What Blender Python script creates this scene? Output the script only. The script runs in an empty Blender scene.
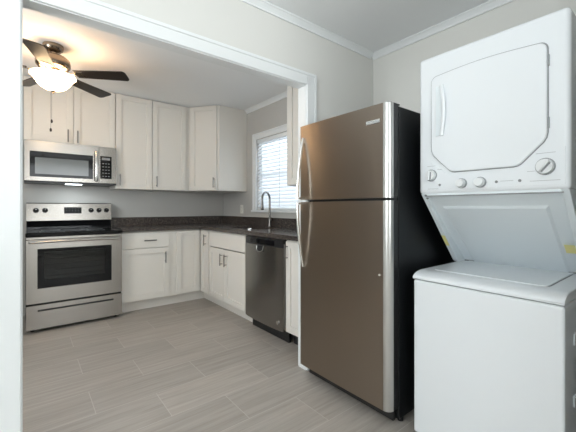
import bpy, bmesh, math, random
from mathutils import Vector, Matrix
C = bpy.data.collections.new('kitchen'); bpy.context.scene.collection.children.link(C)
sc = bpy.context.scene
PI = math.pi
R = math.radians

# ---------------------------------------------------------------- camera, world, lights, exposure
cam_d = bpy.data.cameras.new('camera'); cam = bpy.data.objects.new('camera', cam_d); C.objects.link(cam)
cam.location = (0, 0, 1.135)
cam.rotation_euler = (PI/2, 0, -R(39.533))
cam_d.sensor_fit = 'HORIZONTAL'; cam_d.sensor_width = 36
cam_d.lens = 36*331.27/576
cam_d.shift_x = -12/576
cam_d.shift_y = -8.3/576
cam_d.clip_start = 0.05
sc.camera = cam

w = bpy.data.worlds.new('world'); sc.world = w; w.use_nodes = True
bg = w.node_tree.nodes['Background']
bg.inputs['Color'].default_value = (0.80, 0.90, 1.0, 1); bg.inputs['Strength'].default_value = 1.9

def area(name, loc, target, sx, sy, power, col):
    d = bpy.data.lights.new(name, 'AREA'); d.shape = 'RECTANGLE'; d.size = sx; d.size_y = sy
    d.energy = power; d.color = col
    o = bpy.data.objects.new(name, d); C.objects.link(o); o.location = loc
    o.rotation_euler = (Vector(target)-Vector(loc)).to_track_quat('-Z', 'Y').to_euler()
    return o
# daylight over the sink; the rest is fill light through added, unseen windows
area('fill_south', (0.4, -2.55, 1.60), (0.4, 0, 2.0), 2.2, 1.3, 30, (0.99, 0.995, 0.985))
area('ceiling_fill_south', (0.4, -3.7, 0.35), (0.4, 0, 2.5), 2.4, 1.6, 200, (0.95, 0.98, 1.0))  # added lamp aimed up through the window to brighten the ceiling
area('ceiling_fill_west', (-3.7, -0.3, 0.35), (0, -0.3, 2.5), 2.0, 1.6, 260, (0.95, 0.98, 1.0))  # its counterpart on the left, also an added upward fill
area('fill_west', (-2.55, -0.3, 1.60), (0, -0.3, 2.05), 1.7, 1.3, 33, (0.99, 0.995, 0.985))
area('fill_kitchen', (-1.62, 2.38, 1.55), (0, 2.6, 2.2), 1.0, 1.0, 38, (0.97, 0.985, 1.0))  # added side fill for the kitchen
area('daylight_sink', (2.62, 3.13, 1.65), (1.0, 3.13, 1.2), 0.9, 0.9, 7, (0.86, 0.93, 1.0))

sc.view_settings.view_transform = 'Standard'
sc.view_settings.look = 'None'
sc.view_settings.gamma = 1.0
sc.view_settings.use_curve_mapping = False
sc.view_settings.exposure = 0.3

# ---------------------------------------------------------------- materials
def new_mat(name):
    m = bpy.data.materials.new(name); m.use_nodes = True
    return m, m.node_tree.nodes, m.node_tree.links, m.node_tree.nodes['Principled BSDF']
def simple(name, col, rough=.5, metal=0, spec=.5, bump=0, bscale=60, emit=None, estr=0, coat=0):
    m, n, l, p = new_mat(name)
    p.inputs['Base Color'].default_value = (*col, 1)
    p.inputs['Roughness'].default_value = rough
    p.inputs['Metallic'].default_value = metal
    p.inputs['Specular IOR Level'].default_value = spec
    p.inputs['Coat Weight'].default_value = coat
    tc = n.new('ShaderNodeTexCoord'); no = n.new('ShaderNodeTexNoise'); no.inputs['Scale'].default_value = bscale
    l.new(tc.outputs['Object'], no.inputs['Vector'])
    if bump:
        b = n.new('ShaderNodeBump'); b.inputs['Strength'].default_value = bump; b.inputs['Distance'].default_value = .002
        l.new(no.outputs['Fac'], b.inputs['Height']); l.new(b.outputs['Normal'], p.inputs['Normal'])
    else:   # faint unevenness of the finish
        mr = n.new('ShaderNodeMapRange'); mr.inputs['To Min'].default_value = max(0, rough-.03); mr.inputs['To Max'].default_value = min(1, rough+.03)
        l.new(no.outputs['Fac'], mr.inputs['Value']); l.new(mr.outputs['Result'], p.inputs['Roughness'])
    if emit:
        p.inputs['Emission Color'].default_value = (*emit, 1); p.inputs['Emission Strength'].default_value = estr
    return m
def brushed(name, col, rough=.28, aniso=.75, rot=0.0, grain=(2, 2, 260)):
    m, n, l, p = new_mat(name)
    p.inputs['Base Color'].default_value = (*col, 1)
    p.inputs['Metallic'].default_value = 1
    p.inputs['Anisotropic'].default_value = aniso
    p.inputs['Anisotropic Rotation'].default_value = .25+rot
    t = n.new('ShaderNodeTangent'); t.direction_type = 'RADIAL'; t.axis = 'Z'
    l.new(t.outputs['Tangent'], p.inputs['Tangent'])
    tc = n.new('ShaderNodeTexCoord'); mp = n.new('ShaderNodeMapping'); mp.inputs['Scale'].default_value = grain
    no = n.new('ShaderNodeTexNoise'); no.inputs['Scale'].default_value = 1.5; no.inputs['Detail'].default_value = 4
    l.new(tc.outputs['Object'], mp.inputs['Vector']); l.new(mp.outputs['Vector'], no.inputs['Vector'])
    mr = n.new('ShaderNodeMapRange'); mr.inputs['To Min'].default_value = rough-.012; mr.inputs['To Max'].default_value = rough+.012
    l.new(no.outputs['Fac'], mr.inputs['Value']); l.new(mr.outputs['Result'], p.inputs['Roughness'])
    return m
M = {}
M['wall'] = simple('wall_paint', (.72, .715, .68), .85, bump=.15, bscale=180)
M['ceiling'] = simple('ceiling_paint', (.88, .895, .90), .9, bump=.15, bscale=120)
M['trim'] = simple('white_trim_paint', (.80, .82, .82), .35)
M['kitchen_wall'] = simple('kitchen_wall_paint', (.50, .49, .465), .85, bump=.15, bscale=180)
M['cabinet'] = simple('cabinet_paint', (.755, .73, .68), .42)
M['nickel'] = simple('brushed_nickel', (.22, .21, .20), .32, metal=1)
M['fan_nickel'] = simple('fan_nickel', (.30, .24, .18), .22, metal=1)
M['chrome'] = simple('chrome', (.75, .75, .74), .10, metal=1)
M['steel'] = brushed('stainless_steel', (.40, .375, .345), .26, .7)
M['fridge_steel'] = brushed('fridge_stainless_steel', (.325, .275, .23), .29, .92)
M['fridge_edge_highlight'] = brushed('fridge_edge_highlight_steel', (.56, .555, .54), .30, .4)  # same steel, paler: bright window reflection painted into the edge
M['dark_steel'] = brushed('dishwasher_steel', (.30, .29, .275), .25, .6)
M['handle_steel'] = simple('handle_steel', (.72, .71, .69), .2, metal=1)
M['black_plastic'] = simple('black_plastic', (.012, .012, .013), .35)
M['black_case'] = simple('black_textured_case', (.007, .008, .009), .34, spec=.3, bump=.3, bscale=350)
M['black_glass'] = simple('black_glass', (.006, .006, .007), .06, spec=.28)
M['grey_glass'] = simple('grey_window_glass', (.10, .11, .11), .10, spec=.8)
M['appliance'] = simple('white_enamel', (.84, .872, .90), .22)
M['appliance_panel'] = simple('white_enamel_recess', (.80, .86, .89), .3)
M['knob_white'] = simple('white_knob', (.80, .82, .83), .3)
M['seam'] = simple('dark_seam', (.27, .28, .29), .6)
M['grey_ring'] = simple('grey_dial_ring', (.30, .32, .33), .4)
M['sticker'] = simple('yellow_sticker', (.86, .80, .34), .6)
M['outlet'] = simple('outlet_plastic', (.78, .76, .70), .4)
M['blade'] = simple('dark_walnut_blade', (.020, .013, .009), .38)
M['bronze'] = simple('dark_faucet_metal', (.20, .19, .18), .22, metal=1)
M['fob'] = simple('dark_wood_fob', (.03, .015, .01), .4)
M['display'] = simple('clock_display', (.008, .009, .009), .35, spec=.2, emit=(.2, .6, .55), estr=.0)
M['mark'] = simple('grey_print', (.45, .47, .48), .6)
M['task_light'] = simple('lit_lamp_cover', (.8, .85, .9), .4, emit=(.86, .95, 1.0), estr=6)
M['knob_black'] = simple('matt_black_knob', (.012, .012, .012), .55, spec=.25)
M['faint'] = simple('faint_print', (.10, .10, .10), .5)
M['icon'] = simple('pale_print', (.55, .56, .55), .5)

def granite():
    m, n, l, p = new_mat('dark_granite')
    tc = n.new('ShaderNodeTexCoord')
    a = n.new('ShaderNodeTexNoise'); a.inputs['Scale'].default_value = 90; a.inputs['Detail'].default_value = 6
    v = n.new('ShaderNodeTexVoronoi'); v.inputs['Scale'].default_value = 130
    l.new(tc.outputs['Object'], a.inputs['Vector']); l.new(tc.outputs['Object'], v.inputs['Vector'])
    r = n.new('ShaderNodeValToRGB'); e = r.color_ramp.elements
    e[0].position = .34; e[0].color = (.010, .009, .009, 1); e[1].position = .72; e[1].color = (.20, .165, .14, 1)
    k = r.color_ramp.elements.new(.52); k.color = (.062, .052, .047, 1)
    mx = n.new('ShaderNodeMix'); mx.data_type = 'FLOAT'; mx.inputs[0].default_value = .35
    l.new(a.outputs['Fac'], mx.inputs[2]); l.new(v.outputs['Distance'], mx.inputs[3])
    l.new(mx.outputs[0], r.inputs['Fac']); l.new(r.outputs['Color'], p.inputs['Base Color'])
    p.inputs['Roughness'].default_value = .16
    return m
M['granite'] = granite()

def floor_tiles():
    m, n, l, p = new_mat('wood_look_floor_tile')
    tc = n.new('ShaderNodeTexCoord')
    mp = n.new('ShaderNodeMapping'); mp.inputs['Location'].default_value = (.021, .160, 0)
    l.new(tc.outputs['Object'], mp.inputs['Vector'])
    b = n.new('ShaderNodeTexBrick'); b.offset = .5; b.offset_frequency = 2; b.squash = 1
    b.inputs['Scale'].default_value = 1; b.inputs['Brick Width'].default_value = .632; b.inputs['Row Height'].default_value = .285
    b.inputs['Mortar Size'].default_value = .0017; b.inputs['Mortar Smooth'].default_value = .1; b.inputs['Bias'].default_value = 0
    b.inputs['Color1'].default_value = (0, 0, 0, 1); b.inputs['Color2'].default_value = (1, 1, 1, 1); b.inputs['Mortar'].default_value = (.5, .5, .5, 1)
    l.new(mp.outputs['Vector'], b.inputs['Vector'])
    # streaks running along each tile, shifted from tile to tile
    sx = n.new('ShaderNodeVectorMath'); sx.operation = 'MULTIPLY'; sx.inputs[1].default_value = (1.3, 24, 1)
    l.new(tc.outputs['Object'], sx.inputs[0])
    ad = n.new('ShaderNodeVectorMath'); ad.operation = 'MULTIPLY_ADD'; ad.inputs[1].default_value = (7, 7, 7)
    l.new(b.outputs['Color'], ad.inputs[0]); l.new(sx.outputs['Vector'], ad.inputs[2])
    s = n.new('ShaderNodeTexNoise'); s.inputs['Scale'].default_value = 1.6; s.inputs['Detail'].default_value = 7; s.inputs['Roughness'].default_value = .62; s.inputs['Distortion'].default_value = .4
    l.new(ad.outputs['Vector'], s.inputs['Vector'])
    r = n.new('ShaderNodeValToRGB'); e = r.color_ramp.elements
    e[0].position = .30; e[0].color = (.335, .30, .265, 1); e[1].position = .70; e[1].color = (.46, .425, .385, 1)
    l.new(s.outputs['Fac'], r.inputs['Fac'])
    hv = n.new('ShaderNodeMix'); hv.data_type = 'RGBA'; hv.blend_type = 'MULTIPLY'; hv.inputs[0].default_value = 1
    rr = n.new('ShaderNodeMapRange'); rr.inputs['To Min'].default_value = .90; rr.inputs['To Max'].default_value = 1.07
    l.new(b.outputs['Color'], rr.inputs['Value'])
    l.new(r.outputs['Color'], hv.inputs[6]); l.new(rr.outputs['Result'], hv.inputs[7])
    mx = n.new('ShaderNodeMix'); mx.data_type = 'RGBA'; mx.inputs[7].default_value = (.52, .495, .46, 1)
    l.new(b.outputs['Fac'], mx.inputs[0]); l.new(hv.outputs[2], mx.inputs[6])
    l.new(mx.outputs[2], p.inputs['Base Color'])
    p.inputs['Roughness'].default_value = .42
    bp = n.new('ShaderNodeBump'); bp.inputs['Strength'].default_value = .25; bp.inputs['Distance'].default_value = .002; bp.invert = True
    l.new(b.outputs['Fac'], bp.inputs['Height']); l.new(bp.outputs['Normal'], p.inputs['Normal'])
    return m
M['floor'] = floor_tiles()

def see_through(name, tint, gloss):
    m, n, l, p = new_mat(name); n.remove(p)
    t = n.new('ShaderNodeBsdfTransparent'); t.inputs['Color'].default_value = (*tint, 1)
    g = n.new('ShaderNodeBsdfGlossy'); g.inputs['Roughness'].default_value = .03
    mx = n.new('ShaderNodeMixShader'); mx.inputs['Fac'].default_value = gloss
    l.new(t.outputs[0], mx.inputs[1]); l.new(g.outputs[0], mx.inputs[2]); l.new(mx.outputs[0], n['Material Output'].inputs['Surface'])
    return m
M['pane'] = see_through('window_pane', (.97, .98, .98), .06)
M['oven_pane'] = see_through('smoked_oven_glass', (.42, .43, .43), .04)
M['cavity'] = simple('oven_cavity_enamel', (.16, .17, .165), .5)

def translucent(name, col, fac):
    m, n, l, p = new_mat(name)
    p.inputs['Base Color'].default_value = (*col, 1); p.inputs['Roughness'].default_value = .5
    t = n.new('ShaderNodeBsdfTranslucent'); t.inputs['Color'].default_value = (*col, 1)
    mx = n.new('ShaderNodeMixShader'); mx.inputs['Fac'].default_value = fac
    l.new(p.outputs[0], mx.inputs[1]); l.new(t.outputs[0], mx.inputs[2]); l.new(mx.outputs[0], n['Material Output'].inputs['Surface'])
    return m
M['slat'] = translucent('white_blind_slat', (.88, .90, .92), .35)
def bowl_mat():
    m, n, l, p = new_mat('lit_alabaster_glass')
    p.inputs['Base Color'].default_value = (.9, .8, .65, 1); p.inputs['Roughness'].default_value = .3
    p.inputs['Emission Color'].default_value = (1.0, .70, .40, 1)
    tc = n.new('ShaderNodeTexCoord'); no = n.new('ShaderNodeTexNoise'); no.inputs['Scale'].default_value = 9
    l.new(tc.outputs['Object'], no.inputs['Vector'])
    mr = n.new('ShaderNodeMapRange'); mr.inputs['To Min'].default_value = 8; mr.inputs['To Max'].default_value = 11
    l.new(no.outputs['Fac'], mr.inputs['Value']); l.new(mr.outputs['Result'], p.inputs['Emission Strength'])
    return m
M['bowl'] = bowl_mat()

# ---------------------------------------------------------------- mesh helpers
class MB:
    def __init__(s): s.bm = bmesh.new()
    def box(s, x0, x1, y0, y1, z0, z1, bev=0):
        x0, x1 = min(x0, x1), max(x0, x1); y0, y1 = min(y0, y1), max(y0, y1); z0, z1 = min(z0, z1), max(z0, z1)
        r = bmesh.ops.create_cube(s.bm, size=1, matrix=Matrix.Translation(((x0+x1)/2, (y0+y1)/2, (z0+z1)/2)) @ Matrix.Diagonal((x1-x0, y1-y0, z1-z0, 1)))
        if bev:
            es = list({e for v in r['verts'] for e in v.link_edges})
            bmesh.ops.bevel(s.bm, geom=es, offset=bev, segments=3, profile=.5, affect='EDGES', clamp_overlap=True)
        return s
    def prism(s, pts, axis, a0, a1):
        """pts: 2-D outline; axis 'X': (y,z), 'Y': (x,z), 'Z': (x,y)"""
        def mk(p, a):
            return {'X': (a, p[0], p[1]), 'Y': (p[0], a, p[1]), 'Z': (p[0], p[1], a)}[axis]
        A = [s.bm.verts.new(mk(p, a0)) for p in pts]; B = [s.bm.verts.new(mk(p, a1)) for p in pts]
        n = len(pts)
        fs = [s.bm.faces.new(A), s.bm.faces.new(B[::-1])]
        for i in range(n): fs.append(s.bm.faces.new((A[i], B[i], B[(i+1) % n], A[(i+1) % n])))
        bmesh.ops.recalc_face_normals(s.bm, faces=fs)
        return s
    def quadstrip(s, rows):
        V = [[s.bm.verts.new(p) for p in r] for r in rows]
        for i in range(len(V)-1):
            for j in range(len(V[i])-1): s.bm.faces.new((V[i][j], V[i][j+1], V[i+1][j+1], V[i+1][j]))
        return s
    def cyl(s, p0, p1, r, r2=None, n=24):
        p0 = Vector(p0); p1 = Vector(p1); d = p1-p0
        m = Matrix.Translation((p0+p1)/2) @ d.to_track_quat('Z', 'Y').to_matrix().to_4x4()
        bmesh.ops.create_cone(s.bm, cap_ends=True, segments=n, radius1=r, radius2=r if r2 is None else r2, depth=d.length, matrix=m)
        return s
    def tube(s, pts, r, n=12, ry=None, up=(0, 0, 1)):
        pts = [Vector(p) for p in pts]; ry = ry or r; rings = []
        for i, p in enumerate(pts):
            t = (pts[min(i+1, len(pts)-1)]-pts[max(i-1, 0)]).normalized()
            a = t.cross(Vector(up))
            if a.length < 1e-4: a = t.cross(Vector((1, 0, 0)))
            a.normalize(); b = t.cross(a).normalized()
            rings.append([s.bm.verts.new(p + a*math.cos(2*PI*k/n)*r + b*math.sin(2*PI*k/n)*ry) for k in range(n)])
        fs = []
        for i in range(len(rings)-1):
            for k in range(n): fs.append(s.bm.faces.new((rings[i][k], rings[i][(k+1) % n], rings[i+1][(k+1) % n], rings[i+1][k])))
        fs.append(s.bm.faces.new(rings[0][::-1])); fs.append(s.bm.faces.new(rings[-1]))
        bmesh.ops.recalc_face_normals(s.bm, faces=fs)
        return s
    def lathe(s, prof, c=(0, 0), n=40):
        rings = []
        for r, z in prof:
            if r < 1e-5: rings.append([s.bm.verts.new((c[0], c[1], z))])
            else: rings.append([s.bm.verts.new((c[0]+r*math.cos(2*PI*k/n), c[1]+r*math.sin(2*PI*k/n), z)) for k in range(n)])
        fs = []
        for i in range(len(rings)-1):
            A, B = rings[i], rings[i+1]
            for k in range(n):
                a0, a1 = A[k % len(A)], A[(k+1) % len(A)]; b0, b1 = B[k % len(B)], B[(k+1) % len(B)]
                vs = []
                for v in (a0, a1, b1, b0):
                    if v not in vs: vs.append(v)
                if len(vs) > 2: fs.append(s.bm.faces.new(vs))
        bmesh.ops.recalc_face_normals(s.bm, faces=fs)
        return s
    def sphere(s, c, r, sc3=(1, 1, 1)):
        bmesh.ops.create_uvsphere(s.bm, u_segments=20, v_segments=12, radius=r, matrix=Matrix.Translation(c) @ Matrix.Diagonal((*sc3, 1)))
        return s
    def build(s, name, mat, parent=None, bevel=0, smooth=False, seg=2, shift=(0, 0, 0)):
        if any(shift): bmesh.ops.translate(s.bm, verts=s.bm.verts, vec=shift)
        me = bpy.data.meshes.new(name); s.bm.to_mesh(me); s.bm.free()
        if smooth:
            for p in me.polygons: p.use_smooth = True
            me.set_sharp_from_angle(angle=R(35))
        me.materials.append(mat)
        o = bpy.data.objects.new(name, me); C.objects.link(o)
        if parent: o.parent = parent
        if bevel:
            b = o.modifiers.new('bevel', 'BEVEL'); b.width = bevel; b.segments = seg; b.limit_method = 'ANGLE'; b.angle_limit = R(40); b.use_clamp_overlap = True
        return o
def bx(*a): return MB().box(*a)
def thing(name, label, cat, loc=(0, 0, 0), rz=0, group=None):
    o = bpy.data.objects.new(name, None); C.objects.link(o); o.empty_display_size = .1
    o.location = loc; o.rotation_euler = (0, 0, rz)
    o['label'] = label; o['category'] = cat
    if group: o['group'] = group
    return o
def struct(name, mb, mat, bevel=0, **k):
    o = mb.build(name, mat, bevel=bevel, **k); o['kind'] = 'structure'; return o

# ---------------------------------------------------------------- the shell
XW, YW, ZC = 2.25, 4.51, 2.42      # right-hand wall, range wall, ceiling
YD, YD2 = 1.757, 1.832             # the partition with the wide opening
XO0, XO1, ZO = -.013, 1.501, 1.986 # opening
XK = -1.45                         # kitchen's left wall
struct('floor', bx(-2.5, 2.40, -2.5, 4.66, -.1, 0), M['floor'])
struct('ceiling', bx(-2.5, 2.40, -2.5, 4.66, ZC, ZC+.1), M['ceiling'])
WY0, WY1, WZ0, WZ1 = 2.62, 3.588, 1.105, 1.995
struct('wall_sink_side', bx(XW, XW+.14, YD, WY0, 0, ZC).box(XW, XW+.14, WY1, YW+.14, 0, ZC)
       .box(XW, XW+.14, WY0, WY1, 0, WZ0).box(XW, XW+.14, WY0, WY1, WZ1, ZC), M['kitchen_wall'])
struct('wall_right', bx(XW, XW+.14, -2.5, YD, 0, ZC), M['wall'])
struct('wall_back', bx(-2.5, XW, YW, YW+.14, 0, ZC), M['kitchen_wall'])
struct('wall_partition', bx(-2.36, XO0-.015, YD, YD2, 0, ZC).box(XO1+.015, XW, YD, YD2, 0, ZC).box(XO0-.015, XO1+.015, YD, YD2, ZO+.015, ZC), M['wall'])
# kitchen's left wall and front room walls, with openings for the added windows
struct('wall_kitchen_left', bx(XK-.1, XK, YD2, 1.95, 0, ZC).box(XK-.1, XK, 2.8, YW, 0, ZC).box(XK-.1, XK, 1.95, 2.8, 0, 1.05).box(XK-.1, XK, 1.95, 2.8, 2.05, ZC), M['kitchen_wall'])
struct('wall_left', bx(-2.5, -2.36, -2.36, -1.15, 0, ZC).box(-2.5, -2.36, .55, YD2, 0, ZC).box(-2.5, -2.36, -1.15, .55, 0, .95).box(-2.5, -2.36, -1.15, .55, 2.25, ZC), M['wall'])
struct('wall_front', bx(-2.5, -.7, -2.5, -2.36, 0, ZC).box(1.5, XW, -2.5, -2.36, 0, ZC).box(-.7, 1.5, -2.5, -2.36, 0, .95).box(-.7, 1.5, -2.5, -2.36, 2.25, ZC), M['wall'])
def window_frame_x(n, x0, x1, y0, y1, z0, z1):
    t = bx(x0, x1, y0, y0+.04, z0, z1).box(x0, x1, y1-.04, y1, z0, z1).box(x0, x1, y0+.04, y1-.04, z0, z0+.04).box(x0, x1, y0+.04, y1-.04, z1-.04, z1)
    xm = (x0+x1)/2; zm = (z0+z1)/2
    t.box(xm-.014, xm+.014, y0+.04, y1-.04, zm-.018, zm+.018)
    f = struct('window_%d' % n, t, M['trim'])
    bx(xm-.003, xm+.003, y0+.04, y1-.04, z0+.04, z1-.04).build('pane', M['pane'], f)
    return f
window_frame_x(1, XW+.06, XW+.13, WY0, WY1, WZ0, WZ1)
window_frame_x(2, XK-.09, XK-.03, 1.95, 2.8, 1.05, 2.05)  # unseen window, added to light the kitchen and the fridge edge
struct('wall_shade', bx(1.30, XW-.0005, .08, .20, 0, ZC), M['wall'])  # unseen wall added to keep the dryer's right side in shade
window_frame_x(3, -2.48, -2.41, -1.15, .55, .95, 2.25)  # unseen, added as a light opening for the front room
f = struct('window_4', bx(-.7, -.66, -2.48, -2.41, .95, 2.25).box(1.46, 1.5, -2.48, -2.41, .95, 2.25).box(-.66, 1.46, -2.48, -2.41, .95, .99).box(-.66, 1.46, -2.48, -2.41, 2.21, 2.25).box(.38, .42, -2.48, -2.41, .99, 2.21), M['trim'])  # added window behind the camera, lets the fill light in
bx(-.66, 1.46, -2.448, -2.442, .99, 2.21).build('pane', M['pane'], f)

# jamb lining of the opening
struct('trim_1', bx(XO0-.015, XO0, YD-.002, YD2+.002, 0, ZO).box(XO1, XO1+.015, YD-.002, YD2+.002, 0, ZO).box(XO0-.015, XO1+.015, YD-.002, YD2+.002, ZO, ZO+.015), M['trim'])
# casing around the opening, stepped profile (inner bead, flat, outer back band)
def casing(n, y_in, sgn):
    m = MB()
    def ring(a, b, t):
        y0, y1 = y_in, y_in+sgn*t
        m.box(XO0-b, XO0-a, y0, y1, 0, ZO+b); m.box(XO1+a, XO1+b, y0, y1, 0, ZO+b)
        m.box(XO0-a, XO1+a, y0, y1, ZO+a, ZO+b)
    ring(.004, .070, .015); ring(.070, .090, .0185)
    return struct('trim_%d' % n, m, M['trim'], bevel=.004)
casing(2, YD-.0005, -1); casing(3, YD2+.0005, 1)
# crown moulding
cp = [(0, 0), (-.036, 0), (-.036, -.008), (-.028, -.012), (-.016, -.026), (-.010, -.036), (-.010, -.046), (0, -.046)]
def crown_x(n, x0, x1, y, s):   # along X on wall y, s=+1 when the room is towards -Y
    struct('trim_%d' % n, MB().prism([(y+s*a-s*.0005, ZC+b-.0005) for a, b in cp], 'X', x0, x1), M['trim'])
def crown_y(n, y0, y1, x, s):
    struct('trim_%d' % n, MB().prism([(x+s*a-s*.0005, ZC+b-.0005) for a, b in cp], 'Y', y0, y1), M['trim'])
crown_x(4, -2.30, XW-.037, YD, 1)
crown_y(5, .2005, YD-.001, XW, 1)
crown_y(6, 2.555, 3.828, XW, 1)
crown_x(7, XK+.06, -.03, YW, 1)
# baseboards
struct('baseboard_right', bx(XW-.014, XW-.0005, -2.3, -.1, 0, .10), M['trim'], bevel=.004)
struct('baseboard_kitchen_left', bx(XK+.0005, XK+.014, YD2+.02, YW-.02, 0, .10), M['trim'], bevel=.004)
struct('baseboard_partition', bx(-2.3, -.12, YD-.014, YD-.0005, 0, .10), M['trim'], bevel=.004)

# casing, stool and apron of the window over the sink
m = MB(); y0, y1 = WY0, WY1
for a, b, t in ((0, .055, .014), (.055, .075, .021)):
    m.box(XW-t, XW, y0-b, y0-a, WZ0, WZ1+b).box(XW-t, XW, y1+a, y1+b, WZ0, WZ1+b).box(XW-t, XW, y0-a, y1+a, WZ1+a, WZ1+b)
m.box(XW-.035, XW+.055, y0-.085, y1+.085, WZ0-.026, WZ0-.001)
struct('trim_8', m, M['trim'], bevel=.003, shift=(-.0005, 0, 0))
# blind
t = thing('window_blind', 'white horizontal slat blind drawn closed over the window above the sink', 'blind', (XW+.028, (y0+y1)/2, WZ1-.002))
hw = (y1-y0)/2-.006
bx(-.026, .026, -hw, hw, -.045, 0).build('headrail', M['trim'], t, bevel=.003)
m = MB(); z = -.062; rnd = random.Random(3)
while z > -.835:
    a = R(52)+rnd.uniform(-.02, .02); c, s_ = math.cos(a)*.0245, math.sin(a)*.0245
    # the room-side edge hangs lower
    pts = [(-c, z-s_), (-c*.3, z-s_*.3+.002), (c*.3, z+s_*.3+.002), (c, z+s_), (c-.0015, z+s_+.0022), (c*.3-.0015, z+s_*.3+.0042), (-c*.3-.0015, z-s_*.3+.0042), (-c-.0015, z-s_+.0022)]
    m.prism([(px, pz) for px, pz in pts], 'Y', -hw+.002, hw-.002)
    z -= .0425
m.build('slats', M['slat'], t)
bx(-.025, .025, -hw+.002, hw-.002, -.884, -.862).build('bottom_rail', M['trim'], t, bevel=.003)
for yy in (-hw+.10, 0, hw-.10): bx(-.0245, -.0225, yy-.004, yy+.004, -.862, -.045).build('ladder_tape', M['trim'], t)

# ---------------------------------------------------------------- cabinets
def shaker(x0, x1, z0, z1, y=0, t=.02, fw=.058, rec=.012):
    m = MB()
    m.box(x0+fw-.002, x1-fw+.002, y+rec, y+t, z0+fw-.002, z1-fw+.002)
    m.box(x0, x0+fw, y, y+t, z0, z1).box(x1-fw, x1, y, y+t, z0, z1)
    m.box(x0+fw, x1-fw, y, y+t, z0, z0+fw).box(x0+fw, x1-fw, y, y+t, z1-fw, z1)
    return m
def pull(x, z, vert, parent, L=.128, mat='nickel'):
    m = MB()
    if vert:
        m.cyl((x, -.030, z-L/2), (x, -.030, z+L/2), .006, n=14)
        for q in (-1, 1): m.cyl((x, -.030, z+q*L*.36), (x, .001, z+q*L*.36), .0045, n=10)
    else:
        m.cyl((x-L/2, -.030, z), (x+L/2, -.030, z), .006, n=14)
        for q in (-1, 1): m.cyl((x+q*L*.36, -.030, z), (x+q*L*.36, .001, z), .0045, n=10)
    return m.build('handle', M[mat], parent, smooth=True)
def cabinet(name, label, loc, rz, w, depth, z0, z1, fronts, group, kick=None, kick_mat='cabinet', open_top=False):
    """local frame: x to the right along the front, y into the wall, door faces at y = 0"""
    t = thing(name, label, 'cabinet', loc, rz, group)
    zb = z0+(.114 if kick else 0)
    if open_top: m = bx(0, .018, .0205, depth, zb, z1).box(w-.018, w, .0205, depth, zb, z1).box(.018, w-.018, .0205, depth, zb, zb+.018).box(.018, w-.018, depth-.01, depth, zb+.018, z1).box(.018, w-.018, .0205, .038, z1-.10, z1)
    else: m = bx(0, w, .0205, depth, zb, z1)
    b = m.build('body', M['cabinet'], t, bevel=.0015)
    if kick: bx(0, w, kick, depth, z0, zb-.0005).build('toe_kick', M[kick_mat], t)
    for kind, a, c, za, zc, h in fronts:
        if kind == 'slab': d = bx(a, c, 0, .02, za, zc).build('drawer', M['cabinet'], t, bevel=.0025)
        elif kind == 'false': d = bx(a, c, 0, .02, za, zc).build('false_front', M['cabinet'], t, bevel=.0025)
        else: d = shaker(a, c, za, zc).build('door', M['cabinet'], t, bevel=.002)
        if h: pull(h[0], h[1], h[2], d)
    return t
UB, UT = 1.348, 2.418
YU = 4.16                      # door faces of the uppers on the back wall
gU = 'white shaker wall cabinets'; gB = 'white shaker base cabinets'
cabinet('wall_cabinet', 'short two-door white wall cabinet directly above the microwave', (-.022, YU, 0), 0, .786, YW-YU-.001, 1.792, UT,
        [('door', .004, .398, 1.797, UT-.006, (.351, 1.872, True)), ('door', .402, .782, 1.797, UT-.006, (.433, 1.872, True))], gU)
cabinet('wall_cabinet', 'tall single-door white wall cabinet immediately right of the microwave', (.7655, YU, 0), 0, .388, YW-YU-.001, UB, UT,
        [('door', .004, .384, UB+.003, UT-.006, (.042, UB+.10, True))], gU)
cabinet('wall_cabinet', 'tall single-door white wall cabinet between its twin and the angled corner cabinet', (1.155, YU, 0), 0, .447, YW-YU-.001, UB, UT,
        [('door', .003, .405, UB+.003, UT-.006, (.045, UB+.10, True))], gU)
# angled corner wall cabinet
P0, P1 = Vector((1.615, 4.185)), Vector((1.857, 3.832))
t = thing('corner_wall_cabinet', 'angled corner wall cabinet with one door and blank white side panel', 'cabinet', (P0.x, P0.y, 0), 0, gU)
MB().prism([(-.0115, 0), (.0, -.002), (P1.x-P0.x, P1.y-P0.y), (XW-.001-P0.x, P1.y-P0.y), (XW-.001-P0.x, YW-.001-P0.y), (-.0115, YW-.001-P0.y)], 'Z', UB, UT).build('body', M['cabinet'], t, bevel=.0015)
ang = math.atan2(P1.y-P0.y, P1.x-P0.x); Ld = (P1-P0).length
d = shaker(.030, Ld-.030, UB+.003, UT-.006, y=-.021).build('door', M['cabinet'], t, bevel=.002); d.rotation_euler = (0, 0, ang)
hd = pull(Ld-.058, UB+.10, True, d); hd.location = (0, -.021, 0)
# wall cabinet next to the opening, on the sink wall
cabinet('wall_cabinet', 'white wall cabinet beside the doorway casing, right of the window', (1.92, 2.55, 0), -PI/2, .68, XW-1.92-.001, UB, UT,
        [('door', .045, .33, UB+.003, UT-.006, (.29, UB+.10, True)), ('door', .334, .62, UB+.003, UT-.006, (.374, UB+.10, True))], gU)

# base cabinets, back wall: face of doors at y = 3.89
YB = 3.89; XB = 1.632
cabinet('base_cabinet', 'white base cabinet with a drawer over one door, right of the range', (.770, YB, 0), 0, .555, YW-YB-.001, 0, .8755,
        [('slab', .006, .495, .695, .862, (.285, .775, False)), ('door', .006, .495, .125, .685, (.447, .575, True))], gB, kick=.095)
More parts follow.
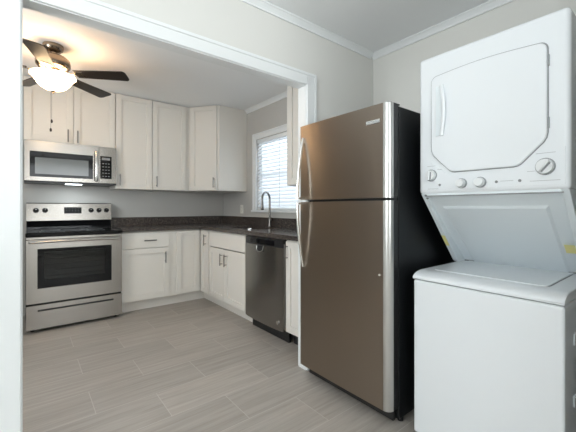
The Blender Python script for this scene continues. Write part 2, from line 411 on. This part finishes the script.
# corner base cabinet: L shape, two narrow doors meeting in the inside corner
t = thing('corner_base_cabinet', 'L-shaped white corner base cabinet with narrow doors meeting at the inside corner', 'cabinet', (1.326, YB, 0), 0, gB)
xf = XB+.02-1.326; yl = 3.65-YB
xr = XW-.001-1.326; yb = YW-.001-YB
MB().prism([(0, .0205), (xf, .0205), (xf, yl), (xr, yl), (xr, yb), (0, yb)], 'Z', .114, .8755).build('body', M['cabinet'], t, bevel=.0015)
MB().prism([(0, .095), (xf+.075, .095), (xf+.075, yl), (xr, yl), (xr, yb), (0, yb)], 'Z', 0, .1135).build('toe_kick', M['cabinet'], t)
shaker(.022, .300, .125, .862).build('door', M['cabinet'], t, bevel=.002)
d = shaker(.012, .228, .125, .862).build('door', M['cabinet'], t, bevel=.002); d.location = (XB-1.326, 0, 0); d.rotation_euler = (0, 0, -PI/2)
pull(.172, .755, True, d)
# sink base (local x runs towards the camera)
SB0 = 3.648
cabinet('sink_cabinet', 'white sink base cabinet with false drawer front above a pair of doors', (XB, SB0, 0), -PI/2, .845, XW-XB-.001, 0, .8755,
        [('false', .018, .832, .695, .862, None), ('door', .018, .398, .125, .685, (.352, .575, True)), ('door', .402, .832, .125, .685, (.448, .575, True))], gB, kick=.095, open_top=True)
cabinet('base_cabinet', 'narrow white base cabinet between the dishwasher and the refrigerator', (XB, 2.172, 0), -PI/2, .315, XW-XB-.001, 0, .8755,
        [('door', .012, .303, .125, .862, (.035, .775, True))], gB, kick=.095, kick_mat='black_plastic')  # kick coloured black for the unlit shade under this cabinet

# worktop
t = thing('worktop', 'dark speckled granite worktop wrapping the corner with low backsplash', 'worktop', (1.607, 3.865, .8765))
X0, Y0, Z0 = 1.607, 3.865, .8765
SX0, SX1, SY0, SY1 = 1.775, 2.10, 2.86, 3.46   # sink cut-out
m = MB()
for a in ((.7695, X0, Y0, YW), (X0, XW, SY1, YW), (X0, XW, 1.856, SY0), (X0, SX0, SY0, SY1), (SX1, XW, SY0, SY1)):
    x1 = a[1]-(.001 if a[1] == XW else 0); yy = a[3]-(.001 if a[3] == YW else 0)
    m.box(a[0]-X0, x1-X0, a[2]-Y0, yy-Y0, 0, .038)
m.build('slab', M['granite'], t)
bx(.769-X0, XW-.021-X0, YW-.021-Y0, YW-.001-Y0, .0382, .14).box(XW-.021-X0, XW-.001-X0, 1.856-Y0, YW-.001-Y0, .0382, .14).build('backsplash', M['granite'], t, bevel=.002)
# sink
t = thing('kitchen_sink', 'stainless undermount sink set into the worktop below the window', 'sink', ((SX0+SX1)/2, (SY0+SY1)/2, .876))
hx, hy = (SX1-SX0)/2, (SY1-SY0)/2
m = MB(); m.box(-hx, hx, -hy, hy, -.165, -.163).box(-hx, -hx+.002, -hy, hy, -.165, -.0005).box(hx-.002, hx, -hy, hy, -.165, -.0005).box(-hx, hx, -hy, -hy+.002, -.165, -.0005).box(-hx, hx, hy-.002, hy, -.165, -.0005)
m.build('basin', M['steel'], t, shift=(0, 0, 0))
MB().cyl((0, 0, -.163), (0, 0, -.159), .045).build('drain', M['chrome'], t, smooth=True)
# faucet
t = thing('faucet', 'dark high-arc pull-down faucet in front of the window', 'faucet', (2.150, 3.150, .9150))
MB().lathe([(0, 0), (.027, 0), (.027, .006), (.020, .012), (.017, .06), (.017, .09), (.013, .10), (0, .10)]).build('base', M['bronze'], t, smooth=True)
dx, dy = -.915, -.40; Rr = .078; pts = [(0, 0, .095), (0, 0, .18), (0, 0, .27)]
for i in range(0, 13):
    a = PI*i/12*1.02; k = Rr*(1-math.cos(a)); pts.append((dx*k, dy*k, .315+Rr*math.sin(a)))
pts.append((dx*2*Rr, dy*2*Rr, .285))
MB().tube(pts, .0115, 14, up=(dy, -dx, 0)).build('spout', M['bronze'], t, smooth=True)
q = (dx*2*Rr, dy*2*Rr)
MB().lathe([(0, .195), (.0165, .195), (.019, .205), (.016, .245), (.0125, .288), (0, .288)], c=q).build('spray_head', M['bronze'], t, smooth=True)
MB().cyl((0, -.010, .075), (0, -.050, .078), .009).cyl((0, -.045, .078), (-.02, -.070, .110), .0055).build('lever', M['bronze'], t, smooth=True)
t = thing('sink_rim_glint', 'small shiny chrome cap added on the worktop for the sink rim highlight', 'glint', (1.735, 2.905, .9150))  # chrome disc added in place of the sink rim's bright highlight
MB().lathe([(0, 0), (.021, 0), (.021, .004), (.014, .012), (0, .015)]).build('glint', M['chrome'], t, smooth=True)
# outlet
t = thing('wall_outlet', 'small white outlet plate on the wall left of the window', 'outlet', (XW-.0005, 3.96, 1.115), -PI/2)
bx(-.036, .036, -.006, 0, -.058, .058).build('cover_plate', M['outlet'], t, bevel=.002)
for z in (-.025, .025):
    r_ = MB().cyl((0, -.009, z), (0, -.005, z), .016).build('socket', M['outlet'], t)
    bx(-.008, -.005, -.0096, -.008, z-.005, z+.006).box(.005, .008, -.0096, -.008, z-.005, z+.006).build('slots', M['black_plastic'], r_)

# ---------------------------------------------------------------- range
t = thing('range', 'stainless steel electric range with black glass cooktop against the back wall', 'stove', (-.008, 3.82, 0))
W = .772
bx(0, W, .045, .68, .02, .868).build('body', M['black_case'], t, bevel=.002)
for x in (.05, W-.05):
    for y in (.09, .62): MB().cyl((x, y, 0), (x, y, .022), .016, n=12).build('foot', M['black_plastic'], t)
# oven door as a frame around the window
wx0, wx1, wz0, wz1 = .083, .675, .400, .760
m = bx(.003, wx0, 0, .040, .268, .842).box(wx1, W-.003, 0, .040, .268, .842).box(wx0, wx1, 0, .040, .268, wz0).box(wx0, wx1, 0, .040, wz1, .842)
door = m.build('oven_door', M['steel'], t)
ix0, ix1, iz0, iz1 = wx0+.048, wx1-.055, wz0+.075, wz1-.028
m = bx(wx0, ix0, -.002, .03, wz0, wz1).box(ix1, wx1, -.002, .03, wz0, wz1).box(ix0, ix1, -.002, .03, wz0, iz0).box(ix0, ix1, -.002, .03, iz1, wz1)
m.build('window_surround', M['black_glass'], door)
bx(ix0, ix1, 0, .006, iz0, iz1).build('window_glass', M['oven_pane'], door)
m = bx(ix0, ix1, .0405, .0435, iz0, iz1)
m.build('oven_interior', M['cavity'], door)
m = MB()
for k in range(5):
    z = iz0+.03+k*.052; m.cyl((ix0+.002, .030, z), (ix1-.002, .030, z), .0030, n=8)
m.build('oven_rack', M['handle_steel'], door)
# handle: slightly bowed bar
pts = [(.030, -.002, .822), (.032, -.030, .824)]+[(.032+(W-.064)*i/12, -.040-.012*math.sin(PI*i/12), .824+.004*math.sin(PI*i/12)) for i in range(13)]+[(W-.032, -.030, .824), (W-.030, -.002, .822)]
MB().tube(pts, .013, 12, ry=.011).build('handle', M['handle_steel'], door, smooth=True)
# drawer with recessed grip slot
zs = .205
m = bx(.003, W-.003, 0, .040, .035, zs-.012).box(.003, W-.003, 0, .040, zs+.004, .250).box(.003, .085, 0, .040, zs-.012, zs+.004).box(W-.080, W-.003, 0, .040, zs-.012, zs+.004)
dr = m.build('drawer', M['steel'], t)
bx(.085, W-.080, .012, .038, zs-.012, zs+.004).build('grip_slot', M['black_plastic'], dr)
# cooktop
bx(-.002, W+.002, -.015, .60, .8725, .905).build('cooktop', M['black_glass'], t, bevel=.007, seg=3)
bx(.003, W-.003, .0, .044, .846, .868).build('front_trim', M['steel'], t, bevel=.002)
for (x, y, r) in ((.20, .16, .10), (.56, .16, .08), (.20, .43, .08), (.56, .43, .10)):
    MB().lathe([(r-.003, .9052), (r, .9052), (r, .9056), (r-.003, .9056), (r-.003, .9052)], c=(x, y)).build('burner_ring', M['grey_ring'], t)
# back guard
m = MB().prism([(.602, .905), (.602, .935), (.588, 1.000), (.606, 1.178), (.618, 1.186), (.675, 1.186), (.675, .905)], 'X', .006, W+.002)
m.build('back_guard', M['black_glass'], t, bevel=.003)
m = MB().prism([(.584, .998), (.602, 1.178), (.614, 1.1875), (.62, 1.1875), (.59, .998)], 'X', .004, W+.004)
cp_ = m.build('control_panel', M['steel'], t)
for x in (.083, .159, .574, .651, .726):
    y = .594; z = 1.107
    k = MB().cyl((x, y, z), (x, y-.022, z-.002), .026, .022).build('knob', M['knob_black'], cp_, smooth=True)
    bx(x-.0012, x+.0012, y-.0235, y-.005, z+.004, z+.017).build('pointer', M['handle_steel'], k)
d = bx(.323, .481, .586, .60, 1.072, 1.140).build('display', M['display'], cp_)
for i in range(5):
    for j in range(3): bx(.337+i*.028, .347+i*.028, .5852, .587, 1.084+j*.02, 1.087+j*.02).build('button_mark', M['faint'], d)

# ---------------------------------------------------------------- microwave
t = thing('microwave', 'stainless over-the-range microwave below the short wall cabinet', 'microwave', (-.018, 4.100, 1.385))
Hm = .402
bx(0, .780, .036, YW-4.100-.002, 0, Hm).build('body', M['black_case'], t, bevel=.002)
gx0, gx1, gz0, gz1 = .040, .560, .052, .300
D0 = .614
m = bx(.001, gx0, 0, .035, .014, Hm).box(gx1, D0, 0, .035, .014, Hm).box(gx0, gx1, 0, .035, .014, gz0).box(gx0, gx1, 0, .035, gz1, Hm)
door = m.build('door', M['steel'], t)
m = bx(gx0, gx0+.040, -.001, .03, gz0, gz1).box(gx1-.040, gx1, -.001, .03, gz0, gz1).box(gx0+.04, gx1-.04, -.001, .03, gz0, gz0+.028).box(gx0+.04, gx1-.04, -.001, .03, gz1-.058, gz1)
m.build('window_surround', M['black_glass'], door)
bx(gx0+.04, gx1-.04, .002, .03, gz0+.028, gz1-.058).build('window_glass', M['grey_glass'], door)
pts = [(.589, -.002, .350), (.589, -.030, .345), (.589, -.040, .30), (.589, -.042, .19), (.589, -.040, .08), (.589, -.030, .038), (.589, -.002, .033)]
MB().tube(pts, .016, 14, ry=.008, up=(0, 1, 0)).build('handle', M['handle_steel'], door, smooth=True)
pn = bx(D0+.003, .779, 0, .035, .014, Hm).build('control_panel', M['steel'], t, bevel=.001)
kp = bx(.626, .734, -.002, .002, .062, .304).build('keypad', M['black_glass'], pn)
bx(.642, .718, -.003, -.0015, .262, .288).build('clock_window', M['seam'], kp)
for i in range(3):
    for j in range(5): bx(.646+i*.027, .660+i*.027, -.0026, -.0015, .084+j*.034, .092+j*.034).build('button', M['seam'], kp)
bx(.001, .779, .004, .036, -.004, .0125).build('vent_strip', M['black_plastic'], t)
bx(.33, .47, .07, .15, -.008, -.0041).build('task_light', M['task_light'], t)
d = bpy.data.lights.new('cooktop_lamp', 'AREA'); d.shape = 'RECTANGLE'; d.size = .14; d.size_y = .08; d.energy = 1.6; d.color = (.86, .95, 1.0)
o = bpy.data.objects.new('cooktop_lamp', d); C.objects.link(o); o.location = (-.018+.40, 4.21, 1.385-.0095)

# ---------------------------------------------------------------- dishwasher (local frame like the cabinets)
t = thing('dishwasher', 'dark stainless steel dishwasher built in under the worktop left of the fridge', 'dishwasher', (XB-.012, 2.796, 0), -PI/2)
Wd = .616
bx(.004, Wd-.004, .045, .58, .10, .872).build('tub', M['black_plastic'], t)
pr_ = []
for i in range(9):   # door with a gently bowed face
    x = .004+(Wd-.008)*i/8; pr_.append((x, -.010*math.sin(PI*i/8)**.6 if 0 < i < 8 else 0.006))
dd = MB().prism(pr_+[(Wd-.004, .044), (.004, .044)], 'Z', .112, .800).build('door', M['dark_steel'], t, smooth=True)
cpn = MB().prism([(x, y) for x, y in pr_]+[(Wd-.004, .044), (.004, .044)], 'Z', .802, .868).build('control_panel', M['black_plastic'], t, smooth=True)
MB().prism([(-.012, .812), (-.012, .856), (-.004, .856), (-.004, .812)][::-1], 'X', .12, .50).build('panel_window', M['black_glass'], cpn)
# pocket handle
hp = bx(.235, .345, -.017, -.004, .748, .799).build('handle_pocket', M['black_plastic'], dd, bevel=.004)
MB().tube([(.236, -.014, .798), (.240, -.020, .762), (.262, -.022, .748), (.290, -.022, .745), (.318, -.022, .748), (.340, -.020, .762), (.344, -.014, .798)], .004, 8, up=(0, 1, 0)).build('handle', M['handle_steel'], dd, smooth=True)
bx(.02, Wd-.02, .075, .10, .0, .098).build('toe_kick', M['black_plastic'], t)
MB().cyl((.545, -.009, .175), (.545, -.003, .175), .016).build('badge', M['handle_steel'], dd)

# ---------------------------------------------------------------- refrigerator
FX, FY = 1.405, 1.697     # door face plane, left side (towards the partition)
t = thing('refrigerator', 'tall stainless top-freezer refrigerator with black sides standing beside the doorway', 'refrigerator', (FX, FY, 0), -PI/2)
Wf = .700
bx(.004, Wf-.001, .082, .80, .035, 1.662).build('case', M['black_case'], t, bevel=.004)
bx(.012, Wf-.010, .0775, .0825, .10, 1.650).build('gasket', M['black_plastic'], t)
def fdoor(z0, z1, nm):
    pts = []
    for i in range(9):   # left rounded edge, from side to face
        a = PI/2*i/8; pts.append((.016*(1-math.sin(a)), .037*math.cos(a)))
    for i in range(1, 8): pts.append((.016+(Wf-.016-.039)*i/8, -.003*math.sin(PI*i/8)))
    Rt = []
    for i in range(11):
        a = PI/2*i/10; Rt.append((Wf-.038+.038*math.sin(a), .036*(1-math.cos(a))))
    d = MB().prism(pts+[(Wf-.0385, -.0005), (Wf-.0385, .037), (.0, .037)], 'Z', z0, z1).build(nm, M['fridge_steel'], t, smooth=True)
    MB().prism(Rt+[(Wf-.038, .037)], 'Z', z0, z1).build('door_edge', M['fridge_edge_highlight'], d, smooth=True)
    bx(.001, Wf-.001, .0372, .077, z0, z1).build('door_liner', M['black_plastic'], d, bevel=.002)
    return d
fz = fdoor(1.186, 1.672, 'freezer_door'); fd = fdoor(.098, 1.172, 'fridge_door')
# handles: bowed flat bars meeting at the gap
def fhandle(za, zb, par):
    pts = []
    N = 18
    for i in range(N+1):
        s_ = i/N; z = za+(zb-za)*s_
        pts.append((.034, -.004-.050*math.sin(PI/2*s_)**.85, z))
    m = MB().tube(pts, .011, 12, ry=.007, up=(1, 0, 0))
    zc = zb+(.012 if zb > za else -.012)*-1
    m.box(.024, .046, -.054, .002, min(zb, zc), max(zb, zc))
    return m.build('handle', M['handle_steel'], par, smooth=True)
fhandle(1.590, 1.190, fz); fhandle(.750, 1.168, fd)
b = bx(.555, .646, -.0065, .002, 1.573, 1.594).build('badge', M['handle_steel'], fz, bevel=.001)
bx(.562, .639, -.0072, -.006, 1.579, 1.588).build('lettering', M['mark'], b)
MB().cyl((.640, -.004, .788), (.640, .003, .788), .006, n=14).build('lock_cap', M['outlet'], fd)
bx(.02, Wf-.02, .060, .081, .030, .096).build('toe_grille', M['black_plastic'], t)
for x in (.03, Wf-.03):
    for y in (.14, .76): MB().cyl((x, y, 0), (x, y, .036), .016, n=14).build('foot', M['black_plastic'], t)
bx(Wf-.060, Wf-.014, .020, .115, 1.6725, 1.681).build('hinge_cover', M['black_plastic'], t, bevel=.004)
bx(.010, .045, .070, .076, 1.173, 1.185).build('gap_shade', M['black_plastic'], t)
bx(Wf-.05, Wf-.006, .020, .075, 1.1735, 1.1845).build('middle_hinge', M['black_plastic'], t)

# ---------------------------------------------------------------- stacked washer and dryer
DX, DY = 1.585, .935
t = thing('laundry_center', 'tall white stacked washer and dryer unit standing right of the refrigerator', 'washer dryer', (DX, DY, 0), -PI/2)
Wl = .617; WZ = .779; XWf = -.083     # washer front, 6.5 cm ahead of the dryer
DB, DT = 1.205, 1.905
bx(.012, Wl+.003, XWf, .62, .012, WZ-.004).build('washer_body', M['appliance'], t, bevel=.010, seg=4)
for x in (.05, Wl-.05):
    for y in (-.01, .57): MB().cyl((x, y, 0), (x, y, .014), .018, n=14).build('foot', M['black_plastic'], t)
# top deck with a rolled front edge
prof = [(XWf-.004, WZ), (XWf-.006, WZ+.008)]
for i in range(9):
    a = PI/2*i/8; prof.append((XWf-.006+.085*(1-math.cos(a)), WZ+.008+.030*math.sin(a)))
prof += [(.62, WZ+.038), (.62, WZ)]
deck = MB().prism(prof, 'X', .011, Wl+.004).build('washer_top', M['appliance'], t, smooth=True, bevel=.004)
bx(.016, Wl-.001, XWf+.006, .60, WZ-.004, WZ).build('seam', M['seam'], t)
ZT = WZ+.038
# lid outline
def rrect(x0, x1, y0, y1, r, n=6, corners=(1, 1, 1, 1)):
    P = []
    for cx, cy, a0, k in ((x1-r, y1-r, 0, 0), (x0+r, y1-r, 90, 1), (x0+r, y0+r, 180, 2), (x1-r, y0+r, 270, 3)):
        if corners[k]:
            for i in range(n+1): a = R(a0+90*i/n); P.append((cx+r*math.cos(a), cy+r*math.sin(a)))
        else: P.append((cx+(r if k in (0, 3) else -r), cy+(r if k in (0, 1) else -r)))
    return P
MB().prism(rrect(.050, .548, .030, .475, .03), 'Z', ZT-.002, ZT+.0012).build('lid_gasket', M['seam'], deck)
MB().prism(rrect(.054, .544, .024, .472, .03), 'Z', ZT-.002, ZT+.0035).build('washer_lid', M['appliance'], t, bevel=.003, smooth=True)
# dryer
bx(-.008, Wl+.003, .002, .62, DB, DT).build('dryer_body', M['appliance'], t, bevel=.018, seg=5)
# side wings that carry the dryer
for x0, nm in ((.0005, 'side_support'), (Wl-.0265, 'side_support')):
    MB().prism([(.006, DB+.002), (.60, DB+.002), (.60, ZT), (.375, ZT), (.355, ZT+.012)], 'X', x0, x0+.026).build(nm, M['appliance_panel'], t, bevel=.003)
# sloping recess panel between washer and dryer
def slope(o):    # o = offset outwards
    return [(.030-o, DB-.012), (.458-o, ZT+.0005), (.500, ZT+.0005), (.08, DB-.012)]
pan = MB().prism(slope(0), 'X', .027, Wl-.027).build('recess_panel', M['appliance_panel'], t)
# raised field of the recess panel
v0 = Vector((.030, DB-.012)); v1 = Vector((.458, ZT)); dv = (v1-v0); nn = Vector((-dv.y, dv.x)).normalized()*-1
if nn.x > 0: nn = -nn
m = MB()
def on(s_, x, o): q = v0+dv*s_+nn*o; return (x, q.x, q.y)
xa, xb = .075, Wl-.085
rows = [[on(.13, xa, 0), on(.13, xb, 0)], [on(.155, xa+.012, .006), on(.155, xb-.012, .006)], [on(.985, xa+.012, .006), on(.985, xb-.012, .006)]]
m.quadstrip(rows); m.quadstrip([[on(.13, xa, 0), on(.155, xa+.012, .006)], [on(.985, xa, 0), on(.985, xa+.012, .006)]])
m.quadstrip([[on(.155, xb-.012, .006), on(.13, xb, 0)], [on(.985, xb-.012, .006), on(.985, xb, 0)]])
m.build('raised_field', M['appliance_panel'], pan)
bx(.030, Wl-.030, .446, .456, ZT+.0005, ZT+.007).build('rear_joint', M['seam'], t)
# dark joint under the dryer's front edge
bx(.020, Wl-.020, .012, .020, DB-.012, DB-.0075).build('joint', M['seam'], t)
bx(.026, Wl-.026, .010, .06, DB-.0075, DB+.004).build('dryer_lip', M['appliance_panel'], t)
# yellow stickers on the slope
u0 = Vector((.006, DB+.002)); u1 = Vector((.355, ZT+.012))
def ons(s_, x): q = u0+(u1-u0)*s_; return (x, q.x-.0012, q.y-.0008)
for xs in (None, Wl-.075):
    m = MB()
    if xs is None: m.quadstrip([[ons(.60, .003), ons(.60, .0245)], [ons(.76, .003), ons(.76, .0245)]])
    else: m.quadstrip([[on(.58, xs, .0075), on(.58, xs+.040, .0075)], [on(.69, xs, .0075), on(.69, xs+.040, .0075)]])
    m.build('sticker', M['sticker'], t)
# dryer door
outl = []
def arc_pts(cx, cz, r, a0, a1, n=6): return [(cx+r*math.cos(R(a0+(a1-a0)*i/n)), cz+r*math.sin(R(a0+(a1-a0)*i/n))) for i in range(n+1)]
def door_outline(g):
    x0, x1 = .066-g, .549+g; zt = 1.795+g; zb = 1.308-g
    P = arc_pts(x1-.030, zt-.034, .030, 0, 85)
    for i in range(1, 8): s_ = i/8; P.append((x1-.03+(x0+.03-(x1-.03))*s_, zt-.004+.012*math.sin(PI*s_)))
    P += arc_pts(x0+.030, zt-.034, .030, 95, 180)
    P += [(x0, 1.425), (x0+.006, 1.405), (x0+.014, 1.392), (.155, zb+.010), (.168, zb+.002), (.182, zb), (.430, zb), (.446, zb+.003), (.460, zb+.011), (x1-.014, 1.395), (x1-.004, 1.412), (x1, 1.432)]
    return P
MB().prism(door_outline(.0035), 'Y', -.0015, .006).build('door_gasket', M['seam'], t)
dd = MB().prism(door_outline(0), 'Y', -.010, .006).build('dryer_door', M['appliance'], t, smooth=True, bevel=.005, seg=3)
# recessed pull: shallow cup with an arched grip
cup = [(.092, 1.490), (.092, 1.736)]+[(.124+.018*math.sin(PI*i/14), 1.736-.246*i/14) for i in range(15)]
MB().prism(cup, 'Y', -.0135, -.009).build('handle_cup', M['appliance_panel'], dd, bevel=.003)
hb = [(.122+.018*math.sin(PI*i/14), -.016-.012*math.sin(PI*i/14), 1.490+.246*i/14) for i in range(15)]
MB().tube(hb, .0065, 10, ry=.010, up=(1, 0, 0)).build('handle', M['appliance'], dd, smooth=True)
for z in (1.716, 1.470):
    bx(.5495, .5555, -.008, .003, z-.022, z+.022).build('hinge', M['grey_ring'], t, bevel=.001)
# raised control strip outline at the bottom of the dryer front
m = MB()
m.prism([(.012, DB+.02), (Wl-.012, DB+.02), (Wl-.012, DB+.165), (Wl-.10, DB+.150), (Wl-.165, DB+.085), (.155, DB+.085), (.062, DB+.155), (.012, DB+.165)], 'Y', -.0012, .004)
pnl = m.build('control_panel', M['appliance'], t)
def dial(x, z, r, style):
    if style == 'dial':
        k = MB().cyl((x, 0, z), (x, -.005, z), r).build('timer_dial', M['grey_ring'], pnl, smooth=True)
        MB().cyl((x, -.004, z), (x, -.022, z), r*.88, r*.82).build('dial_face', M['knob_white'], k, smooth=True)
        a = R(50 if x > .3 else 85); c, s_ = math.cos(a)*r*.75, math.sin(a)*r*.75
        MB().tube([(x-c, -.027, z-s_), (x+c, -.027, z+s_)], .005, 8, ry=.007, up=(0, 1, 0)).build('grip', M['knob_white'], k, smooth=True)
        MB().tube([(x-c*.9+.006, -.023, z-s_*.9-.004), (x+c*.9+.006, -.023, z+s_*.9-.004)], .003, 6, up=(0, 1, 0)).build('pointer_line', M['seam'], k)
        if r > .03:
            m = MB()
            for i in range(28):
                a = 2*PI*i/28; m.box(x+r*.93*math.cos(a)-.001, x+r*.93*math.cos(a)+.001, -.0065, -.004, z+r*.93*math.sin(a)-.001, z+r*.93*math.sin(a)+.001)
            m.build('graduation', M['mark'], k)
    else:
        k = MB().cyl((x, 0, z), (x, -.012, z), r*1.10).build('knob_ring', M['grey_ring'], pnl, smooth=True)
        MB().cyl((x, -.002, z), (x, -.034, z), r, r*.84).build('knob', M['knob_white'], k, smooth=True, bevel=.002)
dial(.063, 1.298, .030, 'dial'); dial(.542, 1.298, .034, 'dial'); dial(.217, 1.250, .021, 'knob'); dial(.300, 1.250, .022, 'knob')
for x, r in ((.108, .006), (.365, .006), (.454, .006)):
    MB().cyl((x, 0, 1.248), (x, -.004, 1.248), r, n=14).build('indicator', M['seam'], pnl)
m = MB()   # fine printed captions, too small to read in the photo
for x0, x1, z in ((.040, .085, 1.345), (.045, .100, 1.230), (.380, .430, 1.250), (.480, .510, 1.283), (.490, .590, 1.243), (.510, .575, 1.352), (.095, .120, 1.325)):
    bx(x0, x1, -.0018, -.0005, z-.0009, z+.0009).build('caption', M['mark'], pnl)
MB().cyl((.030, -.002, DB-.006), (.030, .01, DB-.006), .004, n=10).cyl((.033, .010, DB-.022), (.033, .02, DB-.022), .004, n=10).build('screws', M['seam'], t)
# pressed grips on the washer's right side
for z in (.60, .36):
    bx(Wl+.002, Wl+.007, .05, .30, z, z+.045).build('side_rib', M['appliance'], t, bevel=.004)

# ---------------------------------------------------------------- ceiling fan with light
fx, fy = .163, 3.265
t = thing('ceiling_fan', 'five-blade ceiling fan with nickel motor and lit bowl shade in the kitchen', 'ceiling fan', (fx, fy, ZC))
MB().lathe([(0, 0), (.068, 0), (.070, -.012), (.064, -.035), (.045, -.052), (.022, -.058), (.022, -.085), (0, -.085)]).build('canopy', M['fan_nickel'], t, smooth=True)
MB().lathe([(0, -.080), (.050, -.080), (.090, -.092), (.110, -.112), (.116, -.140), (.114, -.165), (.098, -.185), (.070, -.196), (.055, -.198), (.055, -.206), (0, -.206)]).build('motor_housing', M['fan_nickel'], t, smooth=True)
MB().lathe([(0, -.204), (.050, -.204), (.060, -.214), (.055, -.232), (.0, -.232)]).build('light_fitter', M['fan_nickel'], t, smooth=True)
# open-topped glass bowl
MB().lathe([(.150, -.230), (.152, -.237), (.138, -.251), (.125, -.268), (.106, -.298), (.084, -.322), (.052, -.340), (.020, -.348), (0, -.350), (0, -.344), (.020, -.342), (.050, -.334), (.081, -.316), (.102, -.293), (.121, -.264), (.135, -.247), (.147, -.234), (.150, -.230)]).build('light_bowl', M['bowl'], t, smooth=True, shift=(0, 0, -.010))
MB().lathe([(0, -.348), (.014, -.350), (.014, -.356), (.006, -.362), (.008, -.368), (0, -.374)], n=20).build('finial', M['fan_nickel'], t, smooth=True, shift=(0, 0, -.010))
MB().cyl((0, 0, -.205), (0, 0, -.358), .004, n=8).build('bowl_rod', M['nickel'], t)
for x, y, zb in ((-.010, .006, -.585), (-.016, .002, -.655)):
    c = MB().tube([(x, y, -.335), (x, y, zb)], .0012, 6, up=(1, 0, 0)).build('pull_chain', M['nickel'], t)
    MB().lathe([(0, zb), (.004, zb-.002), (.008, zb-.014), (.007, zb-.026), (0, zb-.032)], c=(x, y), n=16).build('fob', M['fob'], c, smooth=True)
# blade: one mesh, five copies
def blade_mesh():
    m = MB(); out = []
    r0, r1 = .165, .555
    for i in range(13):
        s_ = i/12; r = r0+(r1-r0-.02)*s_; out.append((r, .050+.016*s_))
    tip = [(r1-.006, .055), (r1, .040), (r1, -.040), (r1-.006, -.055)]
    low = [(x, -y) for x, y in out[::-1]]
    m.prism(out+tip+low, 'Z', -.003, .003)
    return m
b0 = blade_mesh().build('blade', M['blade'], t, bevel=.0015)
ir = MB().tube([(.070, 0, -.006), (.100, 0, -.010), (.135, 0, -.008), (.175, 0, -.005)], .011, 8, ry=.004).box(.165, .225, -.030, .030, -.0065, -.003)
i0 = ir.build('blade_arm', M['fan_nickel'], b0)
A0 = 39.5
for k in range(5):
    if k == 0: b = b0
    else:
        b = b0.copy(); C.objects.link(b); b.parent = t
        i_ = i0.copy(); C.objects.link(i_); i_.parent = b
    b.location = (0, 0, -.220); b.rotation_mode = 'XYZ'
    b.rotation_euler = (R(-11), 0, R(A0-72*k))
def bulb(x, y):
    d = bpy.data.lights.new('fan_bulb', 'POINT'); d.energy = 2.5; d.color = (1.0, .68, .48); d.shadow_soft_size = .025
    o = bpy.data.objects.new('fan_bulb', d); C.objects.link(o); o.location = (fx+x, fy+y, ZC-.285)
bulb(.06, .035); bulb(-.06, -.035)
